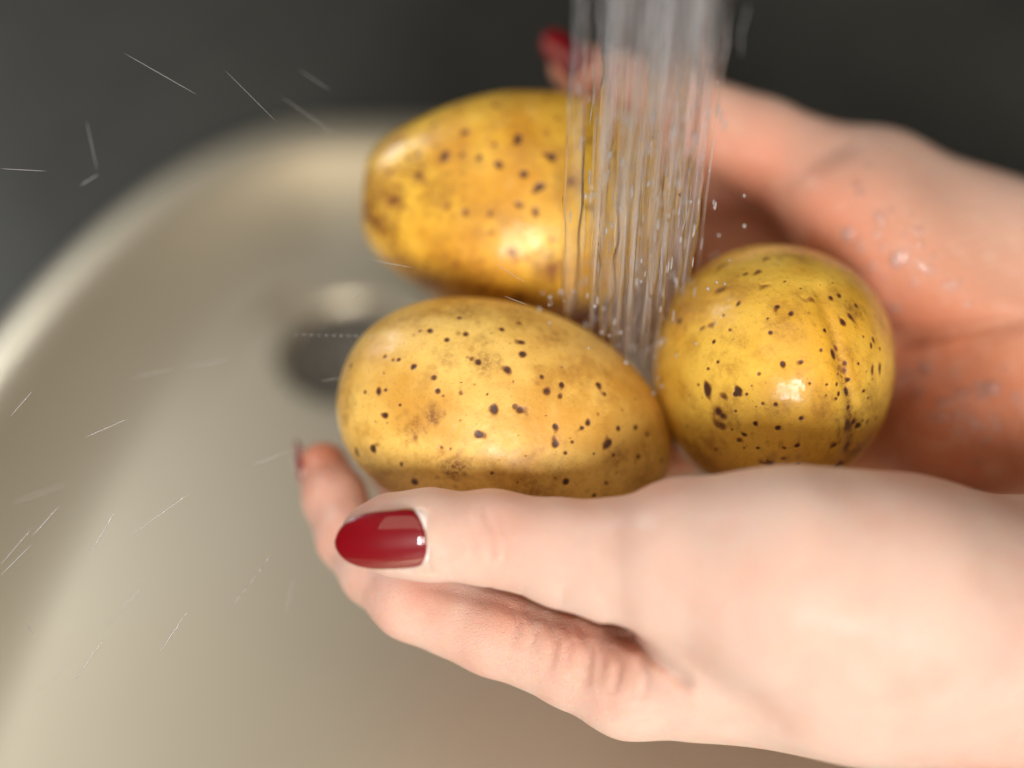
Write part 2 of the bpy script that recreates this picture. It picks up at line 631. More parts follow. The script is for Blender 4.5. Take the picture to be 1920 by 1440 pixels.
front_spots = crop([
    (750, 236, 17), (715, 232, 16, .35), (937, 213, 17), (653, 265, 12), (1033, 278, 15, .85, 1.5), (560, 218, 15), (520, 218, 11, .8), (1030, 180, 14, .6, 1.6),
    (403, 366, 13), (488, 400, 15), (583, 463, 16, .9), (606, 532, 15), (722, 543, 10, .8), (815, 382, 20), (780, 365, 12, .7),
    (755, 355, 12, .5), (960, 420, 24, .9), (1140, 457, 14, .8), (1168, 535, 22), (1240, 495, 18), (1235, 558, 14),
    (1430, 495, 18), (1465, 543, 16, .8), (897, 627, 24), (1030, 630, 24), (818, 752, 27), (340, 655, 20), (338, 525, 13),
    (232, 535, 15, .8), (190, 845, 19, 1, 1.3, 80), (276, 822, 19, 1, 1.4, 80), (1212, 713, 19), (1350, 718, 15), (1380, 698, 17), (1205, 803, 26),
    (1300, 790, 13), (1264, 850, 13), (1485, 795, 28), (1470, 805, 22), (1510, 862, 12, .8), (1625, 716, 14), (1683, 753, 13), (1640, 868, 11),
    (1758, 888, 12), (1270, 1003, 18), (1470, 1003, 14), (1410, 1068, 15), (485, 1000, 20, 1, 1.5, 100), (205, 1030, 16, .8), (1015, 1000, 8),
    (495, 765, 18, .6), (1430, 648, 14, .5), (130, 905, 11), (410, 600, 9), (630, 555, 8, .7), (1410, 850, 6), (1215, 980, 8, .6),
    (860, 545, 5), (720, 680, 6, .6), (1020, 760, 5, .6), (1160, 655, 5, .6), (420, 905, 14, .7, 2.2, 60), (335, 350, 13, .7), (1120, 490, 20, .22)],
    600, 540, 0.3646)
front_patches = crop([(700, 925, 75, .75), (580, 650, 55, .7), (850, 385, 75, .5), (1100, 1040, 95, .5), (480, 720, 75, .42), (1530, 860, 60, .45),
                      (1650, 990, 90, .4), (650, 360, 60, .35), (760, 110, 110, .45), (1010, 130, 110, .4), (1300, 420, 80, .3), (150, 600, 70, .3), (300, 950, 80, .3)], 600, 540, 0.3646)
right_spots = crop([
    (312, 88, 13, 1, 1.5, 60), (228, 155, 10), (262, 237, 11), (170, 305, 11), (535, 101, 17, 1, 1.2), (608, 147, 18), (494, 250, 16),
    (475, 170, 7), (800, 232, 11), (778, 349, 12), (568, 427, 13), (666, 416, 16), (430, 480, 14, .9), (714, 536, 8), (810, 545, 11),
    (198, 416, 8), (146, 452, 11), (138, 567, 20, 1, 2.5, 100), (313, 578, 27), (360, 595, 12), (87, 545, 11), (108, 620, 8),
    (205, 700, 34), (228, 720, 32), (300, 692, 10), (448, 647, 12), (520, 652, 11), (664, 733, 16), (408, 759, 13), (530, 788, 18),
    (316, 853, 19), (347, 822, 13, 1, 1.5, -30), (642, 887, 15), (577, 903, 11), (420, 900, 11), (652, 990, 14), (345, 900, 8), (485, 990, 24, 1, 1.5),
    (188, 905, 9), (903, 192, 23), (882, 42, 20), (832, 50, 14), (945, 160, 16, 1, 1.6, -50), (975, 100, 17), (1075, 290, 12, 1, 2, -70),
    (1060, 320, 10, 1, 1.8, 80), (990, 427, 12), (1070, 450, 12, .8, 3, 85), (1113, 440, 13, 1, 2.5, 90), (1017, 578, 15), (1045, 620, 9), (880, 598, 10, 1, 1.6, 90),
    (872, 540, 10, 1, 1.6, 90), (915, 420, 17, .9), (915, 465, 16, .8), (938, 515, 16), (885, 480, 10), (850, 375, 10, 1, 3, -65), (868, 330, 8, 1, 3, -65), (930, 585, 12, 1, 2.4, -60),
    (945, 675, 13, 1, 1.8, 90), (935, 780, 34, .9, 1.5, 90), (968, 760, 15, 1, 1.8, 90), (855, 880, 19, 1, 1.8, 80), (885, 990, 28, 1, 1.5), (1015, 745, 9),
    (277, 795, 8), (215, 775, 24, .6, 2, -10), (95, 905, 9), (25, 775, 9), (230, 610, 16, .7, 1.8, -40), (1040, 750, 22, .5), (930, 900, 34, .7),
    (495, 945, 36, .3), (110, 222, 13, .62, 4, 24), (160, 205, 12, .6, 3, 24), (1090, 730, 20, .6)], 1280, 540, 1 / 3)
right_spots += crop([(215, 1330, 22, .55, 2.5, 20), (213, 1203, 16, .9, 1.5, 20), (355, 1240, 13, 1, 1.6, 15), (312, 1250, 9), (420, 1232, 17, .9, 1.7, 10),
                     (575, 1281, 10), (457, 1310, 16, .6, 2, 10), (462, 1160, 16, .8, 1.4), (665, 1322, 7), (720, 1385, 18, .5, 2, -10), (845, 1290, 12, .6)], 1280, 100, 1 / 3)
right_patches = crop([(215, 720, 70, .55), (960, 120, 75, .6), (900, 450, 60, .45), (950, 760, 90, .6), (1050, 600, 90, .35), (640, 260, 60, .22), (520, 690, 60, .3),
                      (90, 930, 110, .5), (980, 920, 90, .6), (60, 350, 60, .25)], 1280, 540, 1 / 3)
back_spots = crop([
    (757, 262, 26), (1050, 300, 30), (920, 333, 20, .7), (740, 392, 17, .8), (838, 408, 24), (945, 450, 25), (1083, 495, 22), (1240, 402, 30),
    (1175, 575, 30), (1055, 672, 25), (1155, 717, 26), (762, 712, 22, .8), (900, 722, 18, .8), (905, 825, 20, .6), (640, 400, 22, .9, 2, 80),
    (495, 510, 34, .8), (490, 390, 20, .8), (430, 410, 17, .8), (330, 490, 24, .8), (350, 655, 38, .8), (585, 220, 24, .7), (925, 110, 26, .6),
    (1350, 545, 30, .7), (1465, 690, 25), (1020, 945, 24, .8), (1100, 975, 18, .7), (360, 915, 20, .7), (1065, 1200, 38, .8), (1690, 455, 20), (1690, 570, 24),
    (865, 1155, 28, .7), (660, 680, 22, .5), (1240, 1040, 45, .5), (250, 780, 45, .8), (205, 720, 40, .7), (1210, 265, 22, .4), (1280, 190, 20, .4), (380, 300, 26, .5), (720, 1015, 30, .4), (980, 765, 14, .4)],
    620, 160, 1 / 3)
back_patches = crop([(300, 800, 130, 1), (260, 620, 130, .9), (560, 1120, 170, .8), (270, 770, 130, 1), (200, 700, 170, 1), (330, 640, 110, .8), (420, 1010, 130, .6), (1500, 300, 120, .4), (600, 600, 140, .5), (480, 470, 120, .6), (1240, 1050, 130, .7), (1350, 540, 110, .4), (360, 640, 110, .7),
                     (700, 1120, 200, .5), (1120, 320, 140, .3), (350, 320, 120, .4), (1000, 100, 150, .3), (230, 560, 120, .6)], 620, 160, 1 / 3)  # the low ones paint the front potato's shadow on the underside


def taper_front(Q):
    x = Q[:, 0] / 3.7
    s = 1.03 - 0.13 * np.clip(x, -0.3, 1) ** 2 - 0.02 * x
    Q = Q.copy()
    Q[:, 1] *= s
    Q[:, 2] *= s
    Q[:, 1] -= 0.15 * x ** 2
    return Q


POT_F_C = V(952, 784, -1.5)
pot_front = potato(POT_F_C, (3.76, 2.46, 2.35), euler_rot(0, 4, -16), 2.22, 11, 0.012,
                   front_spots, front_patches, mat_potato('potato_skin_front', 1, (0.85, 0.54, 0.13), (0.64, 0.325, 0.05), 0.55, 0.24),
                   'oval speckled potato in front, the near thumb resting over its lower edge', shape=taper_front)
POT_R_C = V(1446, 694, -2.0)
pot_right = potato(POT_R_C, (2.64, 2.80, 3.3), euler_rot(0, 0, -12), 2.1, 23, 0.010,
                   right_spots, right_patches, mat_potato('potato_skin_side', 3, (0.88, 0.555, 0.08), (0.74, 0.39, 0.035), 0.9, 0.11),
                   'round-looking speckled potato end-on with a dark groove, between the two hands',
                   groove=([(1535, 545), (1562, 625), (1577, 690), (1592, 745), (1600, 800), (1590, 850)], 13, 0.07))


def taper_back(Q):
    Q = Q.copy()
    x = Q[:, 0].copy()
    left = np.clip(-x / 3.4, 0, 1)
    k = 1.0 - 0.36 * left ** 1.3
    Q[:, 1] *= k
    Q[:, 2] *= 1.0 - 0.2 * left ** 1.3
    Q[:, 1] += 0.10 * np.clip(x, 0, 3)
    m = x < -2.8
    Q[m, 0] = -2.8 - 0.62 * np.tanh((-x[m] - 2.8) / 0.75)
    return Q


POT_B_C = V(948, 388, -4.1)
pot_back = potato(POT_B_C, (4.05, 2.74, 2.5), euler_rot(0, 0, -5), 2.3, 37, 0.012,
                  back_spots, back_patches, mat_potato('potato_skin_back', 6, (0.86, 0.51, 0.055), (0.62, 0.285, 0.02), 0.7, 0.18),
                  'blunt-ended blotchy potato farthest back, on top under the water', shape=taper_back)

# ------------------------------------------------------------------ hands as blended volumes
def surface_nets(F, org, h):
    s = F < 0
    nx, ny, nz = F.shape
    cnt = np.zeros((nx - 1, ny - 1, nz - 1), dtype=np.int8)
    for a in (0, 1):
        for b in (0, 1):
            for c in (0, 1):
                cnt += s[a:nx - 1 + a, b:ny - 1 + b, c:nz - 1 + c]
    act = (cnt > 0) & (cnt < 8)
    I, J, K = np.nonzero(act)
    idx = np.full(act.shape, -1, dtype=np.int32)
    idx[I, J, K] = np.arange(len(I))
    acc = np.zeros((len(I), 3))
    num = np.zeros(len(I))
    for ax in range(3):
        for u in (0, 1):
            for w in (0, 1):
                o0 = [0, 0, 0]
                oth = [k for k in range(3) if k != ax]
                o0[oth[0]], o0[oth[1]] = u, w
                o1 = list(o0)
                o1[ax] = 1
                f0 = F[I + o0[0], J + o0[1], K + o0[2]]
                f1 = F[I + o1[0], J + o1[1], K + o1[2]]
                m = (f0 < 0) != (f1 < 0)
                t = np.where(m, f0 / np.where(m, f0 - f1, 1), 0)
                p = np.zeros((len(I), 3))
                p[:, 0], p[:, 1], p[:, 2] = o0
                p[:, ax] += t
                acc += p * m[:, None]
                num += m
    P = acc / num[:, None] + np.stack([I, J, K], -1)
    quads = []
    for ax in range(3):
        b, c = [(1, 2), (2, 0), (0, 1)][ax]
        sl0 = [slice(None)] * 3
        sl1 = [slice(None)] * 3
        sl0[ax], sl1[ax] = slice(0, -1), slice(1, None)
        ch = s[tuple(sl0)] != s[tuple(sl1)]
        E = np.stack(np.nonzero(ch), -1)
        ok = (E[:, b] > 0) & (E[:, c] > 0) & (E[:, b] < F.shape[b] - 1) & (E[:, c] < F.shape[c] - 1)
        E = E[ok]
        inside = s[E[:, 0], E[:, 1], E[:, 2]]

        def cell(db, dc):
            e = E.copy()
            e[:, b] += db
            e[:, c] += dc
            return idx[e[:, 0], e[:, 1], e[:, 2]]
        q = np.stack([cell(-1, -1), cell(0, -1), cell(0, 0), cell(-1, 0)], -1)
        q[~inside] = q[~inside][:, ::-1]
        quads.append(q)
    Q = np.concatenate(quads)
    Q = Q[(Q >= 0).all(1)]
    # pull the points onto the surface
    G = np.gradient(F)

    def samp(A, p):
        i = np.clip(np.floor(p).astype(int), 0, np.array(A.shape) - 2)
        f = p - i
        r = 0
        for a in (0, 1):
            for b_ in (0, 1):
                for c_ in (0, 1):
                    wgt = (f[:, 0] if a else 1 - f[:, 0]) * (f[:, 1] if b_ else 1 - f[:, 1]) * (f[:, 2] if c_ else 1 - f[:, 2])
                    r = r + wgt * A[i[:, 0] + a, i[:, 1] + b_, i[:, 2] + c_]
        return r
    for _ in range(2):
        v = samp(F, P)
        g = np.stack([samp(k, P) for k in G], -1)
        step = (v / np.maximum((g * g).sum(-1), 1e-4))[:, None] * g
        P = P - np.clip(step, -0.5, 0.5)
    return P * h + org, Q


def smin(a, b, k):
    h = np.clip(0.5 + 0.5 * (b - a) / k, 0, 1)
    return b + (a - b) * h - k * h * (1 - h)


class Field:
    def __init__(self, lo, hi, h):
        self.lo, self.h = np.array(lo, dtype=np.float32), h
        self.shape = tuple(int(math.ceil((b - a) / h)) + 1 for a, b in zip(lo, hi))
        self.ax = [np.arange(n, dtype=np.float32) * h + l for n, l in zip(self.shape, lo)]
        self.palm = np.full(self.shape, 1.5, dtype=np.float32)
        self.F = None

    def block(self, lo, hi):
        sl = []
        for a, l, b in zip(self.ax, lo, hi):
            i0 = int(np.clip(np.searchsorted(a, l), 0, len(a)))
            i1 = int(np.clip(np.searchsorted(a, b), 0, len(a)))
            sl.append(slice(i0, max(i1, i0)))
        return tuple(sl)

    def pts(self, sl):
        X, Y, Z = np.meshgrid(self.ax[0][sl[0]], self.ax[1][sl[1]], self.ax[2][sl[2]], indexing='ij')
        return np.stack([X, Y, Z], -1)

    @staticmethod
    def cone(P, a, b, ra, rb):
        a = np.asarray(a, np.float32)
        b = np.asarray(b, np.float32)
        ab = b - a
        t = np.clip(((P - a) @ ab) / float(ab @ ab), 0, 1)
        ts = t * t * (3 - 2 * t) * 0.4 + t * 0.6
        d = P - a - t[..., None] * ab
        return np.sqrt((d * d).sum(-1)) - (ra + (rb - ra) * ts)

    @staticmethod
    def ell(P, c, r, R):
        q = (P - np.asarray(c, np.float32)) @ np.asarray(R, np.float32)
        r = np.asarray(r, np.float32)
        k0 = np.sqrt(((q / r) ** 2).sum(-1))
        k1 = np.sqrt(((q / (r * r)) ** 2).sum(-1))
        return k0 * (k0 - 1) / np.maximum(k1, 1e-3)

    def add(self, kind, args, k, target=None):
        if kind == 'cone':
            a, b, ra, rb = args
            m = max(ra, rb) + k + 0.5
            lo, hi = np.minimum(a, b) - m, np.maximum(a, b) + m
        else:
            c, r, R = args
            m = max(r) + k + 0.5
            lo, hi = np.array(c) - m, np.array(c) + m
        A = self.palm if target is None else target
        sl = self.block(lo, hi)
        P = self.pts(sl)
        d = self.cone(P, *args) if kind == 'cone' else self.ell(P, *args)
        A[sl] = smin(A[sl], d, k)

    def chain(self, pts, k, target=None):
        for (a, ra), (b, rb) in zip(pts[:-1], pts[1:]):
            self.add('cone', (np.array(a), np.array(b), ra, rb), k, target)

    def finger(self, pts, k_in, k_palm):
        if self.F is None:
            self.F = self.palm.copy()
        A = np.array([p for p, _ in pts])
        m = max(r for _, r in pts) + k_palm + 0.7
        sl = self.block(A.min(0) - m, A.max(0) + m)
        fing = np.full(self.palm[sl].shape, 1.5, dtype=np.float32)
        P = self.pts(sl)
        for (a, ra), (b, rb) in zip(pts[:-1], pts[1:]):
            fing = smin(fing, self.cone(P, a, b, ra, rb), k_in)
        self.F[sl] = np.minimum(self.F[sl], smin(self.palm[sl], fing, k_palm))

    def crease(self, poly, width, depth, nlo, nhi):
        """press a fold into the skin along a line drawn on it (line given in photo pixels, n is its depth range)"""
        if self.F is None:
            self.F = self.palm.copy()
        nm = (nlo + nhi) / 2
        W = np.array([V(x, y, nm) for x, y in poly])
        m = 0.6
        lo = W.min(0) - m - 0.6
        hi = W.max(0) + m + 0.6
        lo[2], hi[2] = nlo, nhi
        sl = self.block(lo, hi)
        P = self.pts(sl)
        px, py = project(P)
        d = np.full(px.shape, 1e9, dtype=np.float32)
        tt_all = np.zeros(px.shape, dtype=np.float32)
        n = len(poly) - 1
        for i in range(n):
            (ax_, ay), (bx, by) = poly[i], poly[i + 1]
            vx, vy = bx - ax_, by - ay
            t = np.clip(((px - ax_) * vx + (py - ay) * vy) / (vx * vx + vy * vy), 0, 1)
            dd = np.hypot(px - ax_ - t * vx, py - ay - t * vy)
            better = dd < d
            d = np.where(better, dd, d)
            tt_all = np.where(better, (i + t) / n, tt_all)
        taper = np.clip(np.minimum(tt_all, 1 - tt_all) / 0.25, 0.0, 1) ** 0.7
        zz = P[..., 2]
        win = np.clip((zz - nlo) / 0.4, 0, 1) * np.clip((nhi - zz) / 0.4, 0, 1)
        self.F[sl] += depth * np.exp(-(d / width) ** 2) * taper * win

    def carve_ball(self, c, r, depth):
        if self.F is None:
            self.F = self.palm.copy()
        sl = self.block(np.array(c) - r * 2.2, np.array(c) + r * 2.2)
        P = self.pts(sl)
        d = np.linalg.norm(P - np.asarray(c, np.float32), axis=-1)
        self.F[sl] += depth * np.exp(-(d / r) ** 2)

    def mesh(self, name, amp=0.02):
        F = self.F if self.F is not None else self.palm
        w = Wave(5, 2.2, 8)
        # gentle unevenness near the surface only
        near = np.nonzero(np.abs(F) < 0.35)
        P = np.stack([self.ax[i][near[i]] for i in range(3)], -1)
        F[near] += amp * w(P)
        return surface_nets(F, self.lo, self.h)


def nail(parent, C, axis, up, length, width, curve_r, lcurve, tip_round, base_gap, name='fingernail', flip=1):
    """C: middle of the nail on the finger, axis: towards the fingertip, up: outward normal. Plate plus a coat of polish."""
    a = np.array(axis, float)
    a /= np.linalg.norm(a)
    u = np.array(up, float)
    u -= a * (u @ a)
    u /= np.linalg.norm(u)
    b = np.cross(u, a)
    NS, NTT = 34, 26

    def sheet(s0, s1, wscale, lift, thick, mat, nm, par):
        top, bot = [], []
        for i in range(NS + 1):
            f = i / NS
            s = s0 + (s1 - s0) * f
            sl = s / length                       # -0.5 .. 0.5
            # half-width profile: rounded base corners, tapering rounded tip
            fb = (f)
            w = 1.0
            if fb < 0.16:
                w *= 0.80 + 0.20 * math.sqrt(max(0, 1 - (1 - fb / 0.16) ** 2))
            ft = (f - (1 - tip_round)) / tip_round
            if ft > 0:
                w *= max(0.02, (1 - ft ** 2.3)) ** 0.55
            w *= 1.0 - 0.05 * sl
            hw = width / 2 * w * wscale
            for j in range(NTT + 1):
                g = j / NTT * 2 - 1
                # the base edge bows backward in the middle
                bow = -0.10 * length * (1 - g * g) * max(0, 1 - f * 3.0)
                ph = g * hw / curve_r
                rim = (1 - min(1, (1 - abs(g)) / 0.12)) ** 2 * 0.35 + (1 - min(1, f / 0.06)) ** 2 * 0.3 + (1 - min(1, (1 - f) / 0.06)) ** 2 * 0.3
                hgt = lift - thick * min(1, rim)
                base = C + a * (s + bow) + b * (curve_r * math.sin(ph)) + u * (curve_r * (math.cos(ph) - 1) - lcurve * (sl * 2) ** 2)
                nrm = b * math.sin(ph) + u * math.cos(ph)
                top.append(base + nrm * hgt)
                bot.append(base + nrm * (lift - thick))
        n1 = NTT + 1
        T = len(top)
        V_ = top + bot
        F_ = []
        for i in range(NS):
            for j in range(NTT):
                q = (i * n1 + j, i * n1 + j + 1, (i + 1) * n1 + j + 1, (i + 1) * n1 + j)
                F_.append(q)
                F_.append(tuple(T + k for k in q[::-1]))
        border = [j for j in range(NTT + 1)] + [i * n1 + NTT for i in range(1, NS + 1)] + \
                 [NS * n1 + j for j in range(NTT - 1, -1, -1)] + [i * n1 for i in range(NS - 1, 0, -1)]
        for p, q in zip(border, border[1:] + border[:1]):
            F_.append((q, p, T + p, T + q))
        return mesh_obj(nm, V_, F_, mat, par)
    plate = sheet(-length / 2, length / 2 - 0.04, 0.96, -0.012, 0.07, M_NAIL, name, parent)
    sheet(-length / 2 + base_gap, length / 2 + 0.03, 0.99, 0.035, 0.06, M_POL, 'nail_polish', plate)
    return plate


def nail_bed(P, C, axis, up, length, width, curve_r, lcurve):
    a = np.array(axis, float)
    a /= np.linalg.norm(a)
    u = np.array(up, float)
    u -= a * (u @ a)
    u /= np.linalg.norm(u)
    b = np.cross(u, a)
    d = P - C
    s, t, h = d @ a, d @ b, d @ u
    rad = np.hypot(t, h + curve_r)
    ph = np.arctan2(t, h + curve_r)
    sl = s / length
    fold = curve_r - lcurve * (2 * sl) ** 2 - 0.05
    inside = (np.abs(s) < length / 2 + 0.02) & (np.abs(ph * curve_r) < width / 2 + 0.01) & (rad > fold) & (h > -curve_r)
    f = np.where(inside, fold / np.maximum(rad, 1e-6), 1.0)
    t2, h2 = t * f, (h + curve_r) * f - curve_r
    P += (t2 - t)[:, None] * b + (h2 - h)[:, None] * u


def hand_attrs(ob, P, flush_shade_pts, dorsal_lit_fn):
    fl = np.zeros(len(P))
    for c, r, k in flush_shade_pts:
        d2 = ((P - np.asarray(c)) ** 2).sum(1)
        fl = np.maximum(fl, k * np.exp(-d2 / (r * r)))
    add_attr(ob, 'flush_shade', np.clip(fl, 0, 1))
    add_attr(ob, 'dorsal_lit', np.clip(dorsal_lit_fn(P), 0, 1))


H = 0.068
# ---- near hand (thumb over the front potato)
LF = Field((-5.6, -10.5, -8.2), (17.0, 1.2, 7.8), H)
ln = lambda *a: np.array(a, float)
L_wr = [V(1850, 1290, .5), ln(10.6, -4.9, .2), ln(10.6, -4.4, -.9), ln(10.6, -4.0, -1.9)]
L_mcp = [V(1185, 1288, 1.2), ln(2.7, -5.3, -.6), ln(2.9, -4.5, -2.2), ln(3.5, -3.8, -3.6)]
for a, b, ra, rb in zip(L_mcp, L_wr, (.98, 1.0, .98, .9), (1.75, 1.7, 1.6, 1.5)):
    LF.add('cone', (a, b, ra, rb), 0.9)
# wrist and forearm
LF.chain([(V(1750, 1180, 1.2), 2.3), (V(1990, 1185, .3), 2.65), (ln(17.5, -5.5, -.4), 3.0)], 1.0)
LF.chain([(V(1330, 1240, 1.9), 1.15), (V(1600, 1255, 2.5), 1.55), (V(1850, 1255, .9), 1.8)], 1.2)
# thumb: metacarpal and ball
LF.chain([(V(1290, 1055, 2.8), 1.70), (V(1480, 1085, 3.3), 2.0), (V(1680, 1120, 3.0), 2.25), (V(1900, 1175, 1.7), 2.55)], 0.9)
LF.chain([(V(690, 1006, 1.35), .60), (V(735, 1004, 1.45), .80), (V(810, 1003, 1.6), .94), (V(915, 1008, 1.75), .97), (V(1060, 1040, 2.1), 1.02), (V(1160, 1052, 2.4), 1.18), (V(1290, 1062, 2.8), 1.55)], 0.28)
LF.F = LF.palm.copy()
idxf = [(L_mcp[0], 1.0), (V(1080, 1242, .85), .93), (V(930, 1186, .35), .90), (V(775, 1120, -.2), .90), (V(705, 1068, -.8), .78), (V(655, 1008, -1.6), .74), (V(628, 935, -2.3), .70), (V(606, 874, -2.9), .57)]
LF.finger(idxf, 0.22, 0.45)
LF.finger([(L_mcp[1], 1.0), (ln(-1.7, -4.0, -2.7), .9), (ln(-2.5, -2.9, -4.3), .70), (ln(-2.3, -2.1, -5.2), .55)], 0.25, 0.4)
LF.finger([(L_mcp[2], .95), (ln(-1.3, -3.1, -4.5), .86), (ln(-2.8, -2.1, -5.3), .68), (ln(-2.8, -1.0, -5.9), .52)], 0.25, 0.4)
LF.finger([(L_mcp[3], .88), (ln(0.3, -2.5, -5.6), .74), (ln(-1.1, -1.7, -6.1), .58), (ln(-2.0, -1.0, -6.3), .45)], 0.25, 0.4)
# skin folds: thumb joint, index knuckle under the web
for poly, w, dp in (([(905, 945), (925, 1000), (920, 1060)], 8, .055), ([(932, 950), (950, 1010), (946, 1070)], 7, .042), ([(878, 960), (890, 1010), (884, 1060)], 7, .032),
                    ([(1060, 1095), (1052, 1120), (1050, 1145)], 6, .03), ([(915, 1085), (920, 1105), (925, 1125)], 6, .03), ([(985, 1100), (980, 1120), (984, 1140)], 6, .02)):
    LF.crease(poly, w, dp, 1.2, 4.2)
for poly, w, dp in (([(1020, 1150), (1042, 1200), (1030, 1262)], 8, .06), ([(1085, 1160), (1104, 1215), (1098, 1292)], 9, .09), ([(1140, 1190), (1162, 1245), (1152, 1302)], 8, .065),
                    ([(960, 1130), (970, 1170), (960, 1215)], 7, .05), ([(1195, 1225), (1214, 1270), (1207, 1310)], 8, .07), ([(1055, 1160), (1070, 1205), (1062, 1250)], 6, .05),
                    ([(990, 1140), (1003, 1180), (996, 1225)], 6, .045), ([(1120, 1180), (1132, 1225), (1126, 1280)], 6, .05), ([(800, 1100), (806, 1140), (800, 1175)], 6, .02)):
    LF.crease(poly, w, dp, -0.5, 2.6)
LF.crease([(1130, 1168), (1200, 1212), (1270, 1268), (1300, 1292)], 15, .16, 1.0, 3.4)
LF.crease([(760, 1090), (860, 1110), (1000, 1150), (1150, 1200)], 14, .05, 0.2, 2.6)
NAIL_C = V(712, 1020, 2.44)
NAIL_A = V(618, 1026, 2.12) - V(780, 1017, 2.44)
NAIL_U = ln(-.10, -.20, 1.0)
LP, LQ = LF.mesh('hand')
L_NAILS = [(NAIL_C, NAIL_A, NAIL_U, 1.86, 1.36, 0.82, 0.13), (V(556, 868, -3.0), V(556, 832, -3.35) - V(566, 925, -2.55), ln(-1, .10, -.25), 1.05, .85, .48, .06)]
for k in L_NAILS:
    nail_bed(LP, *k)
hand_l = mesh_obj('hand', LP, LQ, M_SKIN)
tag(hand_l, 'near hand cupped from below, glossy red thumbnail lying over the front potato', 'hand', 'wet hands holding the potatoes')
hand_attrs(hand_l, LP, [(V(720, 1130, -.2), 1.2, .45), (V(900, 1230, .4), 1.2, .35), (V(600, 870, -2.9), 1.5, .9), (V(650, 1000, -1.6), 1.3, .7), (V(770, 1130, 0), 1.1, .35), (V(690, 960, 1.6), .8, .6), (V(960, 930, 1.6), 1.5, .55), (V(1250, 905, 2.4), 1.5, .55),
                        (V(1090, 1180, 1), 1.0, .85), (V(1180, 1230, 1.4), .9, .85), (V(960, 1140, .8), .9, .7), (V(800, 1105, .6), .8, .55), (V(1450, 885, 2.4), 1.4, .45), (V(1840, 1410, 1.5), 1.6, .7), (V(1100, 935, 2.2), 1.0, .5), (V(1700, 900, 3), 1.3, .5), (V(690, 930, 1.4), .7, .6)],  # web, thumb-edge and wrist points paint warm shade; the rest is skin redness
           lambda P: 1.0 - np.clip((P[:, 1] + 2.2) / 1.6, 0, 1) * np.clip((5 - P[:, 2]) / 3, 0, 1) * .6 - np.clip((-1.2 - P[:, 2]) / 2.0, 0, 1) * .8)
nail(hand_l, *L_NAILS[0], 0.62, 0.17)
nail(hand_l, *L_NAILS[1], .5, .08)

# ---- far hand (palm toward the lens, thumb behind the stream)
RF = Field((-4.2, -5.2, -10.2), (19.0, 9.6, 0.2), H)
R_wr = [ln(12.4, 2.4, -4.6), ln(12.5, 1.3, -4.7), ln(12.5, .1, -4.7), ln(12.5, -1.3, -4.5)]
R_mcp = [ln(4.7, 4.9, -7.2), ln(4.3, 3.3, -7.5), ln(4.5, 1.5, -7.4), ln(5.2, -1.2, -6.5)]
for a, b, ra, rb in zip(R_mcp, R_wr, (1.0, 1.0, .98, .92), (1.6, 1.6, 1.6, 1.6)):
    RF.add('cone', (a, b, ra, rb), 0.8)
RF.chain([(ln(12.4, .6, -4.4), 2.35), (ln(19.5, -1.6, -4.6), 2.8)], 1.0)
# little-finger side of the heel
RF.add('ell', (V(1840, 820, -4.4), (2.5, 1.75, 2.0), euler_rot(0, 10, 4)), 0.5)
# thumb and its ball
RF.chain([(V(1430, 280, -5.0), 1.18), (V(1640, 375, -4.8), 1.6), (V(1950, 525, -4.5), 2.15)], 0.6)
RF.add('ell', (V(1690, 470, -3.9), (3.1, 1.62, 1.9), euler_rot(0, 6, -33)), 1.1)
RF.chain([(V(1072, 128, -5.7), .50), (V(1110, 145, -5.65), .74), (V(1170, 170, -5.5), .90), (V(1265, 203, -5.3), 1.04), (V(1430, 280, -5.0), 1.2)], 0.25)
RF.F = RF.palm.copy()
RF.finger([(R_mcp[0], 1.0), (ln(.8, 4.6, -7.7), .88), (ln(-1.0, 4.1, -7.5), .72), (ln(-2.2, 3.8, -7.0), .55)], .25, .5)
RF.finger([(R_mcp[1], 1.0), (ln(.5, 2.9, -7.9), .9), (ln(-1.1, 2.5, -7.4), .74), (ln(-1.4, 2.3, -6.8), .55)], .25, .5)
RF.finger([(R_mcp[2], .96), (ln(.9, 1.1, -7.7), .86), (ln(-.7, .8, -7.0), .7), (ln(-1.6, .6, -6.6), .52)], .25, .5)
RF.finger([(R_mcp[3], .92), (ln(2.6, -2.0, -6.9), .78), (ln(1.3, -2.1, -6.8), .6), (ln(.4, -2.1, -6.6), .46)], .25, .5)
# folds: thumb base, line between the ball of the thumb and the heel, wrist lines
RF.crease([(1440, 375), (1475, 345), (1520, 310), (1570, 280), (1620, 262)], 22, .07, -6.0, -2.0)
RF.crease([(1640, 600), (1690, 638), (1760, 628), (1850, 612), (1940, 600)], 17, .24, -5.5, -1.2)
RF.crease([(1885, 770), (1892, 830), (1900, 890), (1915, 940)], 7, .05, -5, -1.0)
RF.crease([(1780, 660), (1830, 640), (1900, 632)], 9, .05, -5, -1.0)
for k in range(7):
    y0 = 455 + k * 22
    RF.crease([(1700 + k * 8, y0 + 24), (1800, y0 + 2), (1905, y0 - 26)], 5, .018, -5, -1.0)
RP, RQ = RF.mesh('hand')
R_NAIL = (V(1066, 92, -5.35), V(1035, 62, -6.0) - V(1105, 120, -5.9), ln(-.40, .72, .55), 1.35, 1.05, .62, .08)
nail_bed(RP, *R_NAIL)
hand_r = mesh_obj('hand', RP, RQ, M_SKIN)
tag(hand_r, 'far hand with droplets on its palm heel, red thumbnail behind the falling water', 'hand', 'wet hands holding the potatoes')
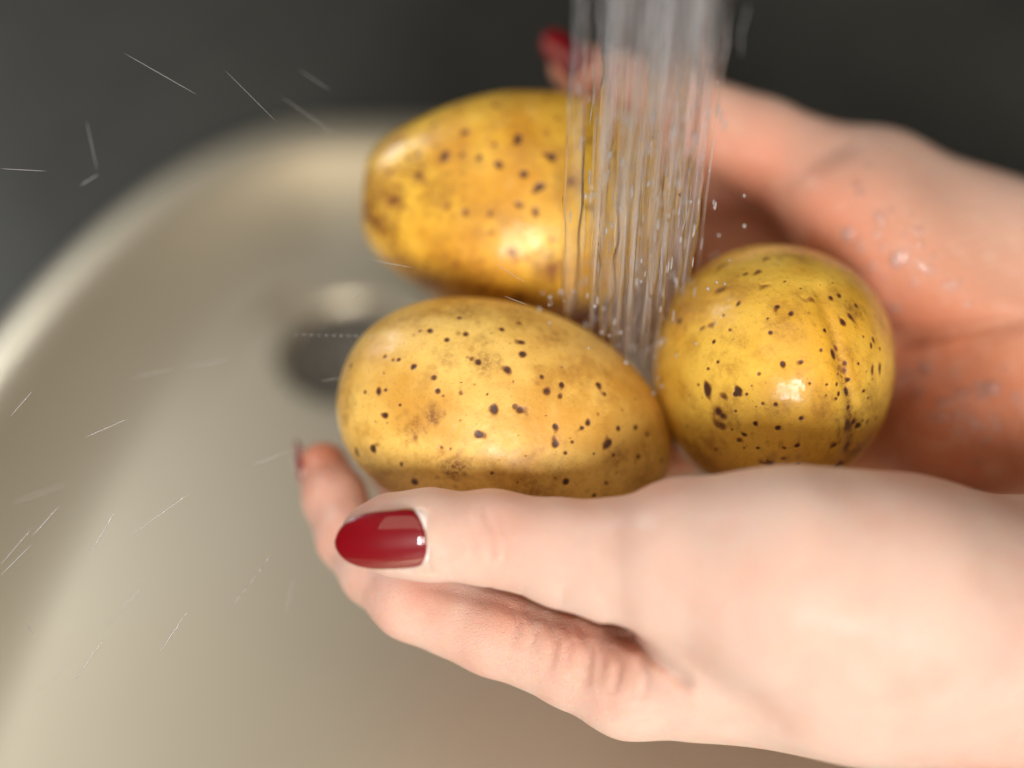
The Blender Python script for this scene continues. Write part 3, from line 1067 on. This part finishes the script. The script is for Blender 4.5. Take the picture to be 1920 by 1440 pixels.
hand_attrs(hand_r, RP, [(V(1060, 140, -5.7), 1.4, .75), (V(1230, 240, -4.8), 1.5, .5), (V(1420, 340, -4.5), 1.6, .65), (V(1530, 430, -3), 1.8, .55), (V(1700, 650, -3), 1.6, .65),
                        (V(1800, 820, -2.6), 2.2, .6), (V(1600, 520, -3), 1.4, .5)],
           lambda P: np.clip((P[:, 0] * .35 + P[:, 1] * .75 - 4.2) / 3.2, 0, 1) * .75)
nail(hand_r, *R_NAIL, .45, .10)

# ------------------------------------------------------------------ water
dg = bpy.context.evaluated_depsgraph_get()
dg.update()


def bvh_of(obs):
    vs_, fs_ = [], []
    for o in obs:
        off = len(vs_)
        m = o.matrix_world
        vs_ += [m @ v.co for v in o.data.vertices]
        fs_ += [[off + i for i in p.vertices] for p in o.data.polygons]
    return BVHTree.FromPolygons(vs_, fs_)


BV = bvh_of([pot_front, pot_right, pot_back, hand_l, hand_r])
BV_SK = bvh_of([hand_l, hand_r])
UPW = Vector((0, 0, 1))


def pix_ray(px, py):
    d = (AX * ((px - 960) / FPX) + AU * ((720 - py) / FPX) - AN).normalized()
    return cam.location.copy(), d


def tube(path, radii, seg=8):
    """closed tube along world points"""
    n = len(path)
    v, f = [], []
    for i in range(n):
        for s in range(seg):
            a = 2 * math.pi * s / seg
            v.append((path[i][0] + radii[i] * math.cos(a), path[i][1] + radii[i] * math.sin(a), path[i][2]))
    for i in range(n - 1):
        for s in range(seg):
            s2 = (s + 1) % seg
            f.append((i * seg + s, i * seg + s2, (i + 1) * seg + s2, (i + 1) * seg + s))
    f.append(tuple(range(seg))[::-1])
    f.append(tuple((n - 1) * seg + s for s in range(seg)))
    return v, f


def build_stream():
    base = to_world(V(1188, 640, -2.5))
    top_z = base[2] + 0.17
    AV, AF = [], []
    r3 = np.random.default_rng(21)
    R = 0.0138
    strands = 78
    for k in range(strands):
        rr = R * 1.05 * r3.uniform(0.01, 1) ** 0.6
        an = r3.uniform(0, 2 * math.pi)
        x0, y0 = base[0] + rr * math.cos(an), base[1] + rr * math.sin(an)
        drift = r3.normal(0, 0.0006, 2)
        hit = BV.ray_cast(Vector((x0 + drift[0], y0 + drift[1], base[2] + 0.10)), -UPW)
        zb = hit[0].z + 0.0006 if hit[0] is not None else base[2] - 0.035
        rad = r3.uniform(0.0003, 0.0010) if r3.random() < 0.8 else r3.uniform(0.0013, 0.0030)
        z1 = top_z if r3.random() < 0.6 else r3.uniform(base[2] + 0.02, top_z)
        z0 = zb if r3.random() < 0.7 else r3.uniform(zb, base[2] + 0.08)
        if z1 - z0 < 0.01:
            continue
        n = int((z1 - z0) / 0.0018) + 6
        ph = r3.uniform(0, 6.28, 9)
        fr = r3.uniform(0.5, 1.3, 9)
        pth, rad_l = [], []
        for i in range(n):
            t = i / (n - 1)
            z = z1 + (z0 - z1) * t
            q = (top_z - z) / 0.17
            wob = 0.0004 * math.sin(fr[0] * q * 5 + ph[0]) + 0.00005 * math.sin(fr[1] * q * 31 + ph[1])
            wob2 = 0.0004 * math.sin(fr[2] * q * 5 + ph[2]) + 0.00005 * math.sin(fr[3] * q * 31 + ph[3])
            x = x0 + drift[0] * q + wob
            y = y0 + drift[1] * q + wob2
            br = max(0.0, q - 0.35) * 0.8
            m = 0.8 + 0.16 * math.sin(fr[4] * q * 11 + ph[4]) + br * (0.22 * math.sin(fr[5] * q * 37 + ph[5]) + 0.24 * math.sin(fr[6] * q * 71 + ph[6]) + 0.14 * math.sin(fr[7] * q * 123 + ph[7]))
            m *= 1.1 - 0.35 * q
            e = min(1.0, min(t, 1 - t) * n / 9)
            pth.append((x, y, z))
            rad_l.append(max(0.00006, rad * m * math.sqrt(e + 0.01)))
        v, f = tube(pth, rad_l, 8)
        off = len(AV)
        AV += v
        AF += [tuple(off + i for i in q) for q in f]
    # beads and short slugs riding in the lower stream
    n_strand_faces = len(AF)
    # white threads of broken water, finer than the strands
    for k in range(80):
        rr = min(abs(r3.normal(0, 0.6)), 1.2) * R
        an = r3.uniform(0, 2 * math.pi)
        x, y = base[0] + rr * math.cos(an), base[1] + rr * math.sin(an)
        hit = BV.ray_cast(Vector((x, y, base[2] + 0.10)), -UPW)
        zb = hit[0].z + 0.0006 if hit[0] is not None else base[2] - 0.03
        za = r3.uniform(zb, base[2] + 0.15)
        L = r3.uniform(0.006, 0.03)
        m = 14
        rd = r3.uniform(0.00008, 0.00022)
        w_ = r3.uniform(0, 6.28, 2)
        pth = [(x + 0.0003 * math.sin(i * .5 + w_[0]), y + 0.0003 * math.sin(i * .45 + w_[1]), za + L * i / (m - 1)) for i in range(m)]
        rl = [max(0.00003, rd * math.sqrt(max(0, 1 - (2 * i / (m - 1) - 1) ** 2)) * (0.8 + 0.3 * math.sin(i * 1.7 + w_[0]))) for i in range(m)]
        v, f = tube(pth, rl, 7)
        off = len(AV)
        AV += v
        AF += [tuple(off + i for i in q) for q in f]
    # spray thrown up where the stream lands
    for k in range(90):
        rr = R * r3.uniform(0.2, 1.7)
        an = r3.uniform(0, 2 * math.pi)
        x, y = base[0] + rr * math.cos(an), base[1] + rr * math.sin(an)
        hit = BV.ray_cast(Vector((x, y, base[2] + 0.06)), -UPW)
        if hit[0] is None:
            continue
        z = hit[0].z + abs(r3.normal(0, 0.005)) + 0.0006
        rd = r3.uniform(0.00012, 0.00042)
        m = 7
        pth = [(x, y, z + rd * 1.5 * (2 * i / (m - 1) - 1)) for i in range(m)]
        rl = [max(0.00002, rd * math.sqrt(max(0, 1 - (2 * i / (m - 1) - 1) ** 2))) for i in range(m)]
        v, f = tube(pth, rl, 8)
        off = len(AV)
        AV += v
        AF += [tuple(off + i for i in q) for q in f]
    for k in range(260):  # short slugs whose white colour paints the stream's sparkles
        rr = R * 1.12 * math.sqrt(r3.uniform(0, 1))
        an = r3.uniform(0, 2 * math.pi)
        x, y = base[0] + rr * math.cos(an), base[1] + rr * math.sin(an)
        z = base[2] + r3.uniform(-0.005, 0.075)
        hit = BV.ray_cast(Vector((x, y, base[2] + 0.10)), -UPW)
        if hit[0] is not None and z < hit[0].z + 0.003:
            continue
        ln_ = r3.uniform(0.0008, 0.0045)
        rd = r3.uniform(0.00010, 0.00028)
        m = 8
        pth = [(x, y, z + ln_ * (i / (m - 1) - .5)) for i in range(m)]
        rl = [max(0.00003, rd * math.sqrt(max(0, 1 - (2 * i / (m - 1) - 1) ** 2))) for i in range(m)]
        v, f = tube(pth, rl, 7)
        off = len(AV)
        AV += v
        AF += [tuple(off + i for i in q) for q in f]
    ob = mesh_obj('water_stream', AV, AF, M_WATER, world_space=True)
    ob.data.materials.append(M_GLINT)
    ob.data.polygons.foreach_set('material_index', np.array([0] * n_strand_faces + [1] * (len(AF) - n_strand_faces), dtype=np.int32))
    tag(ob, 'clear stream of tap water falling between the three potatoes', 'water')
    return ob


build_stream()


def bead_mesh():
    v, f = [], []
    rings, seg = 6, 14
    for i in range(rings + 1):
        th = math.pi / 2 * i / rings
        for s in range(seg):
            a = 2 * math.pi * s / seg
            v.append((math.cos(th) * math.cos(a), math.cos(th) * math.sin(a), math.sin(th)))
    for i in range(rings):
        for s in range(seg):
            s2 = (s + 1) % seg
            f.append((i * seg + s, i * seg + s2, (i + 1) * seg + s2, (i + 1) * seg + s))
    me = bpy.data.meshes.new('water_droplet')
    me.from_pydata(v, [], f)
    me.polygons.foreach_set('use_smooth', np.ones(len(me.polygons), dtype=bool))
    me.materials.append(M_DROP)
    return me


BEAD = bead_mesh()


def bead(px, py, w_px, h_px, ang, bv, label, group, flat=0.45):
    o, d = pix_ray(px, py)
    hit = bv.ray_cast(o, d)
    if hit[0] is None:
        return
    p, nr, _, dist = hit
    depth = (p - o).dot(-AN)
    s = depth / FPX
    ob = bpy.data.objects.new('water_droplet', BEAD)
    COL.objects.link(ob)
    zq = nr
    xa = (AX * math.cos(ang) + AU * math.sin(ang))
    xa = (xa - zq * xa.dot(zq)).normalized()
    ya = zq.cross(xa)
    m = Matrix((xa, ya, zq)).transposed().to_4x4()
    r1, r2_ = w_px / 2 * s, h_px / 2 * s
    ob.matrix_world = Matrix.Translation(p - nr * 0.00005) @ m @ Matrix.Diagonal((r1, r2_, min(r1, r2_) * flat, 1))
    tag(ob, label, 'water droplet', group)


def lab_h(px, py):
    if px < 1400:
        return 'small clear water droplet on the far thumb behind the stream'
    if (px, py) == (1735, 502):
        return 'longest water droplet on the ball of the far thumb, right of the round potato'
    if (px, py) == (1688, 485):
        return 'broad water droplet left of the longest one on the ball of the far thumb'
    if (px, py) == (1860, 728):
        return 'largest water droplet on the far palm heel near the wrist crease'
    if py < 400:
        return "faint water droplet high on the ball of the far thumb"
    if py < 600:
        return 'small water droplet on the ball of the far thumb above the palm crease'
    return 'small water droplet on the shaded far palm heel below the palm crease'



for px, py, w, h, a in [(1590, 440, 34, 26, 1.2), (1612, 362, 18, 14, 0), (1605, 345, 16, 12, 0), (1628, 310, 12, 9, 0), (1650, 410, 22, 30, 0.3), (1688, 485, 40, 32, .8), (1735, 502, 46, 20, -.5), (1715, 530, 16, 24, 0),
                        (1775, 535, 18, 18, 0), (1720, 432, 22, 16, .3), (1645, 440, 16, 20, 0), (1670, 395, 14, 12, 0), (1675, 575, 30, 20, .3), (1815, 570, 16, 12, 0), (1750, 480, 12, 10, 0), (1660, 520, 14, 18, 0),
                        (1735, 690, 24, 34, 0), (1722, 738, 24, 28, 0), (1765, 755, 26, 22, .7), (1805, 740, 24, 24, 0), (1860, 728, 30, 30, .5), (1796, 778, 20, 26, 0), (1765, 785, 22, 18, .5), (1826, 795, 18, 26, 0),
                        (1870, 800, 20, 16, .3), (1847, 828, 18, 14, 0), (1832, 672, 12, 10, 0), (1880, 690, 14, 12, 0), (1790, 700, 14, 16, 0), (1740, 780, 14, 14, 0), (1700, 700, 14, 20, 0), (1905, 745, 16, 20, 0),
                        (1222, 150, 16, 34, .2), (1110, 165, 18, 16, 0), (1170, 225, 16, 16, 0)]:
    bead(px, py, w, h, a, BV_SK, lab_h(px, py), 'water droplets on the far hand')
r5 = np.random.default_rng(12)
for k in range(46):
    if k % 2:
        px, py = r5.normal(1690, 60), r5.normal(480, 55)
    else:
        px, py = r5.normal(1800, 60), r5.normal(760, 50)
    if px > 1912 or px < 1570:
        continue
    w = r5.uniform(7, 17)
    bead(px, py, w, w * r5.uniform(.7, 1.4), r5.uniform(0, 3), BV_SK, lab_h(px, py), 'water droplets on the far hand')

# splash droplets in the air over the sink: thrown from the stream, shaped like their trails of light
def spindle(name, p0, p1, r, label, group):
    a = Vector(p0)
    b = Vector(p1)
    ax = (b - a)
    L = ax.length
    q = ax.to_track_quat('Z', 'Y')
    ob = bpy.data.objects.new(name, SPIN)
    COL.objects.link(ob)
    ob.matrix_world = Matrix.Translation((a + b) / 2) @ q.to_matrix().to_4x4() @ Matrix.Diagonal((r, r, L / 2, 1))
    tag(ob, label, 'water droplet', group)


def spin_mesh():
    v, f = [], []
    n, seg = 9, 8
    for i in range(n):
        z = -1 + 2 * i / (n - 1)
        rr = max(0.02, math.sqrt(max(0, 1 - z * z)))
        for s in range(seg):
            a = 2 * math.pi * s / seg
            v.append((rr * math.cos(a), rr * math.sin(a), z))
    for i in range(n - 1):
        for s in range(seg):
            s2 = (s + 1) % seg
            f.append((i * seg + s, i * seg + s2, (i + 1) * seg + s2, (i + 1) * seg + s))
    f.append(tuple(range(seg))[::-1])
    f.append(tuple((n - 1) * seg + s for s in range(seg)))
    me = bpy.data.meshes.new('splash_streak')
    me.from_pydata(v, [], f)
    me.polygons.foreach_set('use_smooth', np.ones(len(me.polygons), dtype=bool))
    me.materials.append(M_SPLASH)
    return me


SPIN = spin_mesh()
def lab_s(x, y):
    if 430 < x < 515 and 1030 < y < 1140:
        return 'short dash of splashed water, part of a dotted light trail below the near index fingertip'
    if 545 < x < 720 and 600 < y < 640:
        return 'tiny water speck, part of a dotted light trail crossing the drain'
    if y < 400:
        return 'thin sliver of splashed water against the dark sink wall, upper left'
    if x > 640:
        return 'thin sliver of splashed water in front of the potatoes'
    if y < 900:
        return 'thin sliver of splashed water over the sink bottom left of the drain'
    return 'thin slanting sliver of splashed water over the sink bottom, lower left'



grp_s = 'splashed water in the air'
for x0, y0, x1, y1, n, r in [(440, 1132, 452, 1116, 0, 1.7), (455, 1112, 466, 1097, 0, 1.7), (470, 1092, 480, 1078, 0, 1.6), (484, 1074, 493, 1060, 0, 1.6), (498, 1054, 507, 1042, 0, 1.6),
                             (195, 1178, 270, 1096, -.6, 1.0), (40, 1318, 150, 1228, -1, .9), (20, 944, 130, 905, -1.5, 1.0), (300, 1222, 350, 1148, 1.2, 1.6), (170, 1035, 215, 960, 1.4, 1.7), (250, 1000, 355, 925, 1.2, 1.5),
                             (60, 1005, 110, 950, 1.4, 1.6), (0, 1080, 60, 1020, 1.2, 1.4), (535, 1150, 552, 1085, -.8, .9), (475, 872, 545, 845, -.5, 1.0), (240, 710, 330, 690, -1, .9), (350, 690, 440, 672, -1, .8),
                             (230, 98, 370, 178, .8, 1.1), (525, 180, 630, 252, -.8, .9), (162, 225, 182, 320, -.5, 1.2), (150, 348, 186, 326, -.5, 1.2), (0, 316, 88, 321, 1, 1.2), (600, 715, 640, 708, -.3, .8),
                             (20, 780, 62, 732, .8, 1.2), (160, 820, 240, 785, 1.0, 1.2), (695, 488, 775, 502, 0.6, .9), (930, 495, 985, 530, .8, .7), (945, 555, 990, 572, 1, .8), (655, 560, 680, 542, .4, .8), (0, 1060, 60, 990, 1.5, 1.2),
                             (130, 1290, 200, 1190, 1.4, 1.1), (45, 1160, 62, 1190, 1, 1.0), (560, 130, 620, 170, -1, .8), (420, 130, 520, 230, 1.2, .8)]:
    spindle('splash_streak', to_world(V(x0, y0, n)), to_world(V(x1, y1, n + .1)), r * (.6 if y0 < 400 else .72) * (D0 - n) / FPX * .01, lab_s(x0, y0), grp_s)
for i in range(11):
    x = 552 + i * 14
    spindle('splash_streak', to_world(V(x, 628 + i * .2, -.2)), to_world(V(x + 8, 628 + i * .2, -.2)), 0.8 * D0 / FPX * .01, lab_s(x, 628), grp_s)
